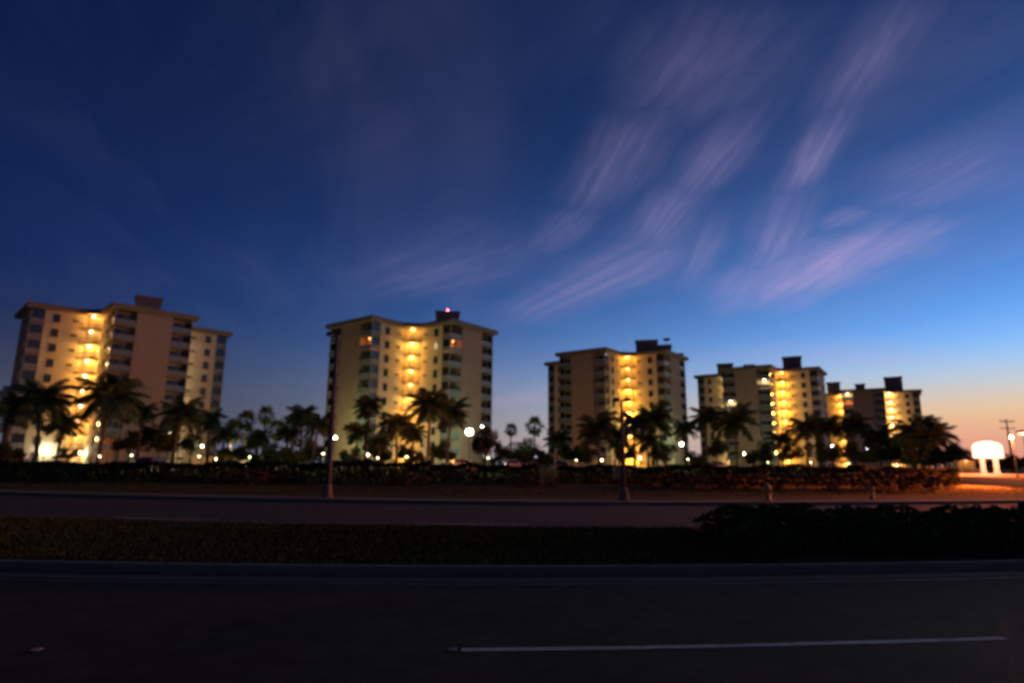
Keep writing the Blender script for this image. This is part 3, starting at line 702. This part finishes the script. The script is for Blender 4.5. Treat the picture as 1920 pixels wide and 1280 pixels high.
# ---------------------------------------------------------------- parked cars behind the hedge
def car_profile():
    return [(-2.2, .45), (-2.25, .75), (-2.1, .95), (-1.55, 1.02), (-1.05, 1.42), (.35, 1.46), (1.05, 1.05), (2.0, .92), (2.2, .72), (2.2, .42)]
def build_car(mat, lights):
    D = {}
    m = MB(); pr_ = car_profile(); rows = []
    for y, k, cz in ((-.86, .90, .93), (-.80, 1.0, 1.0), (0, 1.0, 1.012), (.80, 1.0, 1.0), (.86, .90, .93)):
        rows.append([(x*(1 if z < 1.0 else .985), y*(1.0 if z < 1.03 else .78), .4+(z-.4)*cz) for x, z in pr_])
    n = len(pr_); vs = [p for r_ in rows for p in r_]
    fs = [(j*n+i, j*n+(i+1) % n, (j+1)*n+(i+1) % n, (j+1)*n+i) for j in range(4) for i in range(n)] + [tuple(range(n)), tuple(range(5*n-1, 4*n-1, -1))]
    D['body'] = m.add(vs, fs).mesh('car_body', mat, False)
    w = MB()
    for s in (-1, 1):
        y = s*.80; y2 = s*.685
        w.add([(-1.25, y+s*.02, 1.06), (.75, y+s*.02, 1.08), (.28, y2+s*.03, 1.41), (-.98, y2+s*.03, 1.38)], [(0, 1, 2, 3)])
    w.add([(.45, -.62, 1.435), (.45, .62, 1.435), (1.0, .68, 1.115), (1.0, -.68, 1.115)], [(0, 1, 2, 3)])
    w.add([(-1.12, -.62, 1.40), (-1.12, .62, 1.40), (-1.53, .68, 1.08), (-1.53, -.68, 1.08)], [(0, 1, 2, 3)])
    D['windows'] = w.mesh('car_windows', 'glass')
    D['tyre'] = MB().tube([(0, -.1, 0), (0, .1, 0)], .32, 16).mesh('car_tyre', 'tyre')
    D['rim'] = MB().tube([(0, -.115, 0), (0, .115, 0)], .19, 12).mesh('car_rim', 'rim')
    D['headlight'] = MB().box(2.08, 2.2, -.16, .16, .68, .82).mesh('car_headlight', 'headlight_off')
    D['taillight'] = MB().box(-2.26, -2.14, -.14, .14, .76, .92).mesh('car_taillight', 'glow_red' if lights else 'taillight_off')
    return D
CARD = {}
def car(p, rz, mat, label, lights=False):
    key = (mat, lights)
    if key not in CARD: CARD[key] = build_car(mat, lights)
    D = CARD[key]; root = tag(link('parked_car', None, loc=(p.x, p.y, ground_z(p.x, p.y)), rz=rz), label, 'car', 'cars parked behind the hedge')
    link('body', D['body'], root); link('window_glass', D['windows'], root)
    for x in (-1.35, 1.35):
        for y in (-.78, .78):
            t = link('wheel', D['tyre'], root, (x, y, .32)); link('rim', D['rim'], t)
    for y in (-.6, .6):
        link('headlight', D['headlight'], root, (0, y, 0)); link('taillight', D['taillight'], root, (0, y, 0))
    return root
for px_, Y_, rz, mat, lab, li in (
        (868, 74, R(20), 'car_white', 'white parked car catching the greenish lamp light', False),
        (664, 72, R(15), 'car_dark', 'dark parked car before the outer wing of the beacon tower', False),
        (288, 58, R(80), 'car_maroon', 'maroon parked car with red tail light glowing through the hedge', True),
        (960, 76, R(95), 'car_silver', 'silver parked car by the round-headed palms', False),
        (1050, 80, R(95), 'car_dark', 'dark parked car before the long drive', False),
        (1345, 92, R(10), 'car_white', 'white parked car before the round green bush', False),
        (1556, 100, R(20), 'car_silver', 'silver parked car before the farthest tower', False),
        (545, 76, R(170), 'car_silver', 'silver parked car between the garden wall and the lamp pole', False)):
    car(at(px_, 880, Y=Y_), rz, mat, lab, li)

# ---------------------------------------------------------------- palms
def frond_mesh(seed, kind):
    """unit-length frond lying along +x, drooping under its own weight"""
    rnd = random.Random(seed); vs = []; fs = []
    def quad(a, b, c, d):
        o = len(vs); vs.extend((a, b, c, d)); fs.append((o, o+1, o+2, o+3))
    n = 24; droop = rnd.uniform(.55, .85); pts = []
    for i in range(n+1):
        t = i/n; pts.append(Vector((t*(1-.18*t*t*droop), 0, .30*t-(.30+droop*.55)*t*t)))
    for i in range(n):
        w = .012*(1-i/n)+.003
        quad(pts[i]+Vector((0, -w, 0)), pts[i+1]+Vector((0, -w, 0)), pts[i+1]+Vector((0, w, 0)), pts[i]+Vector((0, w, 0)))
    for i in range(3, n+1):
        t = i/n; ll = .34*math.sin(math.pi*min(1, .15+.9*t))**.7*rnd.uniform(.8, 1.15)
        d = (pts[i]-pts[i-1]).normalized()
        for s in (-1, 1):
            for off in (0, .5):
                base = pts[i-1].lerp(pts[i], off)
                tip = base + d*ll*.55 + Vector((0, s*ll*.72, -ll*rnd.uniform(.25, .65)))
                w = d*.016
                mid = base.lerp(tip, .5)+Vector((0, 0, ll*.06))
                quad(base-w*.5, base+w*.5, mid+w, mid-w); quad(mid-w, mid+w, tip+w*.15, tip-w*.15)
    return vs, fs
def fan_mesh(seed):
    rnd = random.Random(seed); vs = []; fs = []
    st = [Vector((0, 0, 0)), Vector((.3, 0, .05)), Vector((.55, 0, .02))]
    for a, b in zip(st, st[1:]):
        o = len(vs); w = Vector((0, .012, 0)); vs += [a-w, b-w, b+w, a+w]; fs.append((o, o+1, o+2, o+3))
    c = st[-1]
    for k in range(17):
        a = R(-125+250*k/16); l = .46*rnd.uniform(.85, 1.1)*(1-.18*abs(a)/2.2)
        d = Vector((math.cos(a), math.sin(a), 0)); p = Vector((-d.y, d.x, 0))
        mid = c+d*l*.55+Vector((0, 0, -.03)); tip = c+d*l+Vector((0, 0, -.16-rnd.uniform(0, .10)))
        o = len(vs); vs += [c, mid-p*.032, tip, mid+p*.032]; fs.append((o, o+1, o+2, o+3))
    return vs, fs
FR = {}
for mt in ('palm_leaf', 'palm_leaf_dark'):
    FR['feather', mt] = [raw_mesh('palm_frond', *frond_mesh(s, 0), mt) for s in range(4)]
    FR['fan', mt] = [raw_mesh('fan_leaf', *fan_mesh(s+9), mt) for s in range(3)]
def palm(px_, py_, r_px, Y, kind, label, lean=0.0, mt='palm_leaf_dark', nf=None, group=None):
    rnd = random.Random(int(px_*31+py_)); top = at(px_, py_, Y=Y)
    bx_, by_ = top.x-lean, Y+rnd.uniform(-.3, .3); zg = ground_z(bx_, by_)-.05
    Rw = r_px/F_PX*Y*1.22
    root = tag(link('palm_tree', None, loc=(bx_, by_, zg)), label, 'palm tree', group or 'palms in front of the towers')
    h_ = top.z-zg; t_ = Vector((lean, Y-by_, h_))
    tr = .17 if kind == 'feather' else .20
    path = []; rad = []
    for i in range(10):
        t = i/9; path.append(Vector((t_.x*t*t, t_.y*t, h_*t))); rad.append(tr*(1.35-.55*t) if i else tr*1.7)
        if i < 9: 
            t2 = t+.085; path.append(Vector((t_.x*t2*t2, t_.y*t2, h_*t2))); rad.append(tr*(1.28-.55*t2))
    link('trunk', MB().tube(path, rad, 9).mesh('palm_trunk', 'bark', True), root)
    link('crown_shaft', MB().lathe([(tr*.9, -.5), (tr*1.25, -.15), (tr*1.0, .3), (tr*.3, .55)], 8, t_).mesh('palm_crown_shaft', 'bark'), root)
    n = nf or (23 if kind == 'feather' else 28)
    for i in range(n):
        u = (i+.5)/n
        o = link('frond', rnd.choice(FR[kind, mt]), root, t_+Vector((0, 0, .1)))
        az = i*2.39996+rnd.uniform(-.25, .25)
        el = (math.radians(68)-u*math.radians(98)) if kind == 'feather' else (math.radians(82)-u*math.radians(150))
        s = Rw*rnd.uniform(.85, 1.12)*(1.0 if kind == 'feather' else .98)
        o.scale = (s, s, s)
        o.rotation_euler = (rnd.uniform(-.35, .35), -el, az)
    return root
PALMS = [  # px, py, radius px, Y, kind, label, lean, leaf
    (76, 752, 56, 70, 'feather', 'big feather palm before the lit stair of the end tower', -.5, 'palm_leaf_dark'),
    (22, 772, 50, 78, 'feather', 'feather palm beside the outer wing of the end tower', .3, 'palm_leaf_dark'),
    (208, 750, 64, 68, 'feather', 'widest feather palm, before the balconies of the end tower', .4, 'palm_leaf_dark'),
    (268, 775, 30, 80, 'feather', 'small feather palm before the tan end wall of the end tower', 0, 'palm_leaf_dark'),
    (340, 778, 44, 76, 'feather', 'feather palm above the orange-toned lamp', .4, 'palm_leaf_dark'),
    (393, 790, 30, 84, 'feather', 'feather palm before the far wing of the end tower', -.2, 'palm_leaf_dark'),
    (463, 790, 19, 104, 'fan', 'slim round-headed palm lit yellow beside the garden wall', 0, 'palm_leaf'),
    (498, 780, 18, 112, 'fan', 'taller slim round-headed palm beside the garden wall', 0, 'palm_leaf'),
    (436, 808, 22, 100, 'fan', 'short round-headed palm leaning over the garden wall', .2, 'palm_leaf'),
    (566, 782, 32, 82, 'feather', 'feather palm on the garden side of the tall lamp pole', -.2, 'palm_leaf_dark'),
    (597, 798, 34, 76, 'feather', 'feather palm right behind the tall lamp pole', .3, 'palm_leaf_dark'),
    (540, 815, 24, 92, 'feather', 'short feather palm between the garden wall and the lamp pole', 0, 'palm_leaf_dark'),
    (692, 765, 30, 84, 'feather', 'feather palm before the orange-lit balconies of the beacon tower', .2, 'palm_leaf_dark'),
    (670, 812, 28, 80, 'feather', 'short feather palm before the outer wing of the beacon tower', 0, 'palm_leaf_dark'),
    (742, 800, 36, 82, 'feather', 'feather palm before the glowing stair foot of the beacon tower', -.3, 'palm_leaf_dark'),
    (712, 832, 26, 78, 'feather', 'low spreading palm under the beacon tower stair', 0, 'palm_leaf_dark'),
    (806, 762, 46, 72, 'feather', 'tall feather palm beside the beacon tower stair', .0, 'palm_leaf_dark'),
    (846, 778, 40, 84, 'feather', 'feather palm next to the dazzling greenish lamp', .4, 'palm_leaf_dark'),
    (958, 806, 13, 150, 'fan', 'smaller far round-headed palm in the gap between two towers', 0, 'palm_leaf_dark'),
    (1002, 801, 18, 130, 'fan', 'larger round-headed palm in the gap between two towers', 0, 'palm_leaf_dark'),
    (1045, 826, 27, 105, 'feather', 'short feather palm at the outer edge of the dish tower', 0, 'palm_leaf_dark'),
    (1121, 806, 46, 84, 'feather', 'broad feather palm before the balconies of the dish tower', -.1, 'palm_leaf_dark'),
    (1190, 795, 34, 90, 'feather', 'feather palm behind the two-headed lamp pole', .2, 'palm_leaf_dark'),
    (1226, 788, 40, 94, 'feather', 'feather palm before the windows of the dish tower', -.3, 'palm_leaf_dark'),
    (1214, 828, 30, 86, 'feather', 'low palm below the windows of the dish tower', 0, 'palm_leaf_dark'),
    (1286, 806, 26, 112, 'feather', 'small feather palm above the greenish lamp of the dish tower', .2, 'palm_leaf'),
    (1324, 786, 34, 100, 'feather', 'tall feather palm at the outer edge of the lit-room tower', .3, 'palm_leaf_dark'),
    (1376, 793, 44, 100, 'feather', 'broad feather palm before the tan end wall of the lit-room tower', -.2, 'palm_leaf_dark'),
    (1512, 804, 36, 112, 'feather', 'feather palm before the stair of the lit-room tower', .2, 'palm_leaf_dark'),
    (1552, 800, 32, 120, 'feather', 'feather palm between the lit-room tower and the farthest tower', -.2, 'palm_leaf_dark'),
    (1598, 800, 36, 118, 'feather', 'feather palm before the tan wall of the farthest tower', .3, 'palm_leaf_dark'),
    (1648, 820, 36, 112, 'feather', 'broad low feather palm before the farthest tower', 0, 'palm_leaf_dark'),
    (1712, 812, 40, 100, 'feather', 'feather palm beside the pale stair of the farthest tower', .2, 'palm_leaf_dark'),
    (1752, 820, 40, 94, 'feather', 'feather palm nearest to the arch-topped sign', .3, 'palm_leaf_dark'),
    (1735, 795, 26, 118, 'feather', 'tallest feather palm of the clump by the arch-topped sign', .1, 'palm_leaf_dark'),
    (520, 806, 20, 108, 'fan', 'low round-headed palm behind the garden lamps', .1, 'palm_leaf'),
    (548, 800, 22, 100, 'fan', 'round-headed palm next to the silver car by the garden wall', -.1, 'palm_leaf_dark'),
    (420, 815, 26, 92, 'feather', 'short feather palm above the lit garden wall', -.2, 'palm_leaf'),
    (486, 822, 24, 88, 'feather', 'low feather palm under the slim round-headed palms', .2, 'palm_leaf'),
    (120, 800, 34, 84, 'feather', 'short feather palm between the two big palms of the end tower', .2, 'palm_leaf_dark'),
    (775, 815, 26, 86, 'feather', 'short feather palm beside the trunk of the tall palm', .1, 'palm_leaf_dark'),
    (1160, 822, 26, 94, 'feather', 'short feather palm beside the shorter lamp pole', 0, 'palm_leaf_dark'),
    (1465, 826, 28, 118, 'feather', 'short feather palm at the stair foot of the lit-room tower', .1, 'palm_leaf_dark'),
]
for a in PALMS: palm(*a[:6], lean=a[6], mt=a[7])

# ---------------------------------------------------------------- broadleaf trees, shrubs, hedges
def leaf_cloud(seed, n, sample, size, vs, fs):
    rnd = random.Random(seed)
    for _ in range(n):
        p = sample(rnd); s = size*rnd.uniform(.6, 1.35)
        a = Vector((rnd.gauss(0, 1), rnd.gauss(0, 1), rnd.gauss(0, .8))).normalized()
        b = a.cross(Vector((rnd.gauss(0, 1), rnd.gauss(0, 1), rnd.gauss(0, 1)))).normalized()
        o = len(vs); vs += [p-a*s*.5, p+b*s*.26, p+a*s*.5, p-b*s*.26]; fs.append((o, o+1, o+2, o+3))
def crown_mesh(seed, n, clumps, size, mat, flat=.8):
    rnd = random.Random(seed); cl = []
    for i in range(clumps):
        d = Vector((rnd.gauss(0, 1), rnd.gauss(0, 1), rnd.gauss(0, 1))).normalized()*rnd.uniform(.35, .8)
        cl.append((Vector((d.x, d.y, d.z*flat)), rnd.uniform(.22, .42)))
    def smp(r):
        c, q = r.choice(cl); d = Vector((r.gauss(0, 1), r.gauss(0, 1), r.gauss(0, 1))).normalized()
        return c + d*q*r.uniform(.55, 1.05)
    vs, fs = [], []; leaf_cloud(seed+1, n, smp, size, vs, fs)
    return raw_mesh('tree_crown', vs, fs, mat)
CROWN = {m: [crown_mesh(s, 2600, 16, .13, m) for s in (3, 4)] for m in ('leaf', 'leaf_grey')}
def tree(px_, py_, r_px, Y, label, mat='leaf', sx=1.0, group=None):
    c = at(px_, py_, Y=Y); zg = ground_z(c.x, Y)-.05; Rw = r_px/F_PX*Y; h_ = c.z-zg
    root = tag(link('broadleaf_tree', None, loc=(c.x, Y, zg)), label, 'tree', group)
    rnd = random.Random(int(px_)); m = MB()
    m.tube([(0, 0, 0), (.05, 0, h_*.3), (.02, .05, h_*.62), (0, 0, h_*1.05)], [.16, .12, .10, .04], 8)
    for k in range(6):
        a = k*1.05+rnd.uniform(-.3, .3); z = h_*rnd.uniform(.5, .75)
        m.tube([(0, 0, z), (math.cos(a)*Rw*.35, math.sin(a)*Rw*.35, z+Rw*.35), (math.cos(a)*Rw*.7, math.sin(a)*Rw*.7, z+Rw*.55)], [.07, .05, .02], 6)
    link('trunk', m.mesh('tree_trunk', 'bark', True), root)
    o = link('crown', rnd.choice(CROWN[mat]), root, (0, 0, h_)); o.scale = (Rw*sx, Rw*sx, Rw); o.rotation_euler.z = rnd.uniform(0, 6)
tree(912, 824, 36, 47, 'slim grey-green tree standing in front of the hedge', 'leaf_grey', .85)
tree(940, 842, 22, 95, 'small rounded tree beside the dazzling greenish lamp')
tree(985, 842, 30, 118, 'spreading dark tree under the round-headed palms between towers', sx=1.2)
tree(300, 822, 36, 82, 'dense dark tree under the tan end wall of the end tower', sx=1.3)
tree(244, 826, 28, 80, 'dark rounded tree beside the widest feather palm', sx=1.1)
tree(360, 826, 24, 86, 'dark tree beside the orange-toned lamp')
tree(480, 824, 26, 108, 'pale-lit tree behind the slim round-headed palms', sx=1.2)
tree(1426, 850, 30, 130, 'round clipped bushy tree before the lit-room tower', sx=1.1)
tree(1342, 838, 26, 118, 'green-lit rounded tree beside the greenish lamp')
tree(1480, 848, 24, 135, 'low dark tree at the stair foot of the lit-room tower', sx=1.2)
tree(1690, 846, 36, 108, 'dark leafy tree under the palms by the pale stair', sx=1.3)
tree(1760, 850, 34, 98, 'dark leafy tree at the end of the palm clump by the sign', sx=1.2)
tree(1900, 866, 22, 112, 'dark tree behind the arch-topped sign', sx=1.7)
tree(1795, 842, 20, 112, 'small dark tree between the palm clump and the gatehouse')
tree(760, 846, 20, 92, 'small dark tree before the glowing stair foot of the beacon tower')
tree(1070, 846, 24, 100, 'dark rounded tree before the outer wing of the dish tower', sx=1.2)

for px_, py_, r_, Y_, sx_, lab in (
        (18, 846, 24, 66, 1.4, 'low dark tree below the outer wing of the end tower'), (128, 850, 16, 66, 1.3, 'low bushy tree before the pale ground floor of the end tower'),
        (420, 862, 18, 70, 1.6, 'low bushy tree hiding the foot of the garden wall'), (515, 846, 22, 80, 1.5, 'low dark tree between the garden wall lamps'),
        (575, 838, 28, 78, 1.2, 'dark bushy tree under the palms behind the tall lamp pole'), (655, 852, 20, 74, 1.4, 'low bushy tree beside the dark parked car'),
        (705, 846, 26, 88, 1.2, 'bushy tree below the orange-lit balconies'), (828, 846, 24, 86, 1.2, 'bushy tree between the tall palm and the greenish lamp'),
        (1100, 852, 22, 90, 1.4, 'low bushy tree under the broad palm of the dish tower'), (1172, 846, 26, 96, 1.1, 'bushy tree right behind the two-headed lamp pole'),
        (1246, 846, 26, 92, 1.3, 'bushy tree below the window column of the dish tower'), (1300, 858, 18, 96, 1.4, 'low bushy tree between the dish tower and the lit-room tower'),
        (1535, 846, 28, 112, 1.2, 'bushy tree under the palms between the two far towers'), (1590, 846, 26, 108, 1.3, 'bushy tree before the tan wall of the farthest tower'),
        (1640, 852, 24, 104, 1.4, 'low bushy tree beside the bluish white lamp'), (1730, 846, 34, 92, 1.3, 'largest bushy tree of the clump by the sign'),
        (450, 850, 22, 84, 1.7, 'wide low tree in front of the lit garden wall'), (545, 852, 20, 72, 1.6, 'wide low tree before the silver car'), (970, 856, 18, 86, 1.7, 'wide low tree below the smaller far round-headed palm'),
        (1010, 858, 20, 92, 1.6, 'low wide tree below the larger round-headed palm'), (780, 858, 18, 84, 1.4, 'low bushy tree at the foot of the tall palm')):
    tree(px_, py_, r_, Y_, lab, sx=sx_)

def shrub_mesh(seed, mat, n=520, size=.17):
    rnd = random.Random(seed); bumps = [(rnd.uniform(0, 6.28), rnd.uniform(.1, .9), rnd.uniform(.08, .2)) for _ in range(7)]
    def smp(r):
        a = r.uniform(0, 2*math.pi); z = r.uniform(0, 1)**.8; q = math.sqrt(max(0, 1-(z*.96)**2.4))*r.uniform(.75, 1.02)
        for ba, bz, bs in bumps:
            dd = math.cos(a-ba)*.5+.5; q *= 1+bs*dd*max(0, 1-abs(z-bz)*2.5)-.04
        return Vector((math.cos(a)*q, math.sin(a)*q, z*(1+.10*math.sin(3*a+seed))))
    vs, fs = [], []; leaf_cloud(seed, n, smp, size, vs, fs)
    return raw_mesh('shrub_leaves', vs, fs, mat)
SHR = [shrub_mesh(s, 'hedge_leaf', 900, .16) for s in (1, 2, 3)]
SHR_R = [shrub_mesh(s, 'leaf_red_lit', 900, .13) for s in (5, 6)]
STEM = MB().tube([(0, 0, 0), (.1, .05, .3), (.3, .2, .7)], [.05, .04, .02], 5).tube([(0, 0, 0), (-.15, .05, .35), (-.3, -.2, .75)], [.05, .04, .02], 5).tube([(0, 0, 0), (.0, -.15, .4), (.1, -.35, .7)], [.05, .04, .02], 5).mesh('shrub_stem', 'bark')
def shrub(x, y, z, r, h_, label, group, meshes, seed=0):
    rnd = random.Random(seed); root = tag(link('shrub', None, loc=(x, y, z-.02)), label, 'shrub', group)
    for nm, me in (('foliage', rnd.choice(meshes)), ('stem', STEM)):
        o = link(nm, me, root); o.scale = (r, r, h_); o.rotation_euler.z = rnd.uniform(0, 6)
k = 0
for row, yy in enumerate((11.7, 12.9, 14.1, 15.2)):
    x = 4.6+.25*row*(1 if row % 2 else .4); 
    while x < 24:
        k += 1; rnd = random.Random(k)
        y = NK(x)+(yy-10.25)*((FK(x)-NK(x))/6.1)
        shrub(x+rnd.uniform(-.15, .15), y+rnd.uniform(-.15, .15), .115, rnd.uniform(.75, .95), rnd.uniform(.46, .64), 'low dark shrub massed in the bed on the road median', 'shrubs in the median bed', SHR, k)
        x += rnd.uniform(1.0, 1.35)
# planted bed under the median shrubs
bxs = frange(4.2, 40, 60)
strip('median_bed', lambda x: NK(x)+.3, lambda x: FK(x)-.3, .122, 'soil', xs=bxs)

def hedge_mesh(seed, ln, dep, ht):
    rnd = random.Random(seed); ph = [rnd.uniform(0, 6) for _ in range(4)]
    def top(x): return ht*(1+.07*math.sin(x*1.1+ph[0])+.05*math.sin(x*2.7+ph[1]))
    def smp(r):
        x = r.uniform(-ln/2, ln/2); k_ = r.random(); t_ = top(x)
        if k_ < .45: return Vector((x, -dep/2+r.uniform(-.06, .22)+.1*math.sin(x*1.9+ph[2]), r.uniform(.02, t_)))
        if k_ < .85: return Vector((x, r.uniform(-dep/2, dep/2), t_+r.uniform(-.25, .06)))
        return Vector((x, r.uniform(-dep/2, dep/2), r.uniform(0, t_)))
    vs, fs = [], []; leaf_cloud(seed, 3200, smp, .26, vs, fs)
    return raw_mesh('hedge_foliage', vs, fs, 'hedge_leaf')
HED = [hedge_mesh(s, 8.1, 1.7, 1.35) for s in (11, 12, 13)]
HST = MB()
for i in range(9): HST.tube([(-3.8+i*.95, 0, 0), (-3.75+i*.95, .1, .5), (-3.9+i*.95, -.15, 1.1)], [.05, .04, .02], 5)
HST = HST.mesh('hedge_stems', 'bark')
HEDGE_LABELS = ['at the outer wing of the end tower', 'below the big feather palm of the end tower', 'below the widest feather palm', 'hiding the maroon parked car',
    'opposite the low garden wall', 'right behind the tall single-headed lamp pole', 'before the outer wing of the beacon tower', 'beside the slim grey-green tree',
    'before the round-headed palms in the gap', 'behind the two-headed lamp pole', 'before the greenish lamp of the dish tower', 'before the lit-room tower',
    'behind the short pale post']
x = -54.0; i = 0
while x < 28:
    i += 1; cx = x+4; y = 46.5+.12*max(0, cx)+.05*max(0, -cx-10)
    if not (-5.5 < cx < -1.0) or True:
        hr_ = tag(link('hedge', None, loc=(cx, y, ground_z(cx, y)-.03)), 'clipped dark hedge section ' + HEDGE_LABELS[min(i-1, 12)], 'hedge', 'hedge sections along the car park')
        sc_ = random.Random(i).uniform(.88, 1.14)
        for nm, me in (('foliage', HED[i % 3]), ('stem', HST)):
            o = link(nm, me, hr_); o.scale = (1, 1, sc_)
    x += 8.0 if not (-8 < x < -4) else 9.6
for (px_, py_, Y_, r, h_, lab) in ((1400, 898, 42, 2.6, 1.0, 'broad low mound shrub behind the fire hydrant'), (1560, 898, 42, 2.3, 1.0, 'low mound shrub between the hydrant and the short post'),
                         (1690, 896, 43, 2.6, 1.25, 'rounded shrub glowing red behind the short post'), (1300, 898, 42, 2.4, .9, 'low mound shrub beyond the two-headed lamp pole'),
                         (1215, 898, 43, 1.8, .8, 'low mound shrub next to the two-headed lamp pole'), (1010, 898, 43, 1.8, .7, 'small mound shrub between the slim tree and the hedge'),
                         (1742, 892, 47, 2.0, 1.1, 'rounded shrub at the end of the hedge by the white wall'), (760, 900, 43, 2.0, .7, 'small mound shrub on the verge side of the beacon tower'),
                         (470, 893, 44, 2.2, .9, 'mound shrub on the verge opposite the garden wall'), (130, 885, 46, 2.4, 1.0, 'mound shrub on the verge opposite the end tower')):
    p = at(px_, py_, Y=Y_); shrub(p.x, Y_, ground_z(p.x, Y_), r, h_, lab, None, SHR_R, int(px_))

# grass on the median and the verge
def grass(name, n, fx, fy, z, hgt, seed):
    rnd = random.Random(seed); vs = []; fs = []
    for _ in range(n):
        x = fx(rnd); y = fy(rnd, x); hh = hgt*rnd.uniform(.5, 1.3); a = rnd.uniform(0, 6.28); w = .012*rnd.uniform(.7, 1.6)
        zz = z if z is not None else ground_z(x, y)
        c, s = math.cos(a)*w, math.sin(a)*w; lx, ly = rnd.uniform(-.5, .5)*hh, rnd.uniform(-.5, .5)*hh
        o = len(vs); vs += [(x-c, y-s, zz), (x+c, y+s, zz), (x+lx, y+ly, zz+hh)]; fs.append((o, o+1, o+2))
    return tag(link(name, raw_mesh(name, vs, fs, 'grass_blade')), 'short dry grass growing on the ' + ('road median' if z else 'verge'), 'grass', kind='stuff')
grass('grass', 60000, lambda r: r.uniform(-17, 4.3), lambda r, x: r.uniform(NK(x)+.2, FK(x)-.2), .115, .06, 5)
grass('grass', 45000, lambda r: r.uniform(-42, 45), lambda r, x: FE(x)+1.5+r.random()**1.3*13, None, .09, 6)

# far-off tree line that closes the horizon
rnd = random.Random(77); vs, fs = [], []
def far_s(r):
    x = r.uniform(-520, 620); y = 420+r.uniform(-15, 15)
    t = 7.5+2.2*math.sin(x*.05)+1.6*math.sin(x*.13+1)+1.2*math.sin(x*.31+2)
    return Vector((x, y, .5+t*r.random()**.6))
leaf_cloud(78, 26000, far_s, 2.6, vs, fs)
tag(link('distant_trees', raw_mesh('distant_trees', vs, fs, 'leaf')), 'far-off dark tree line along the horizon behind the towers', 'trees', kind='stuff')
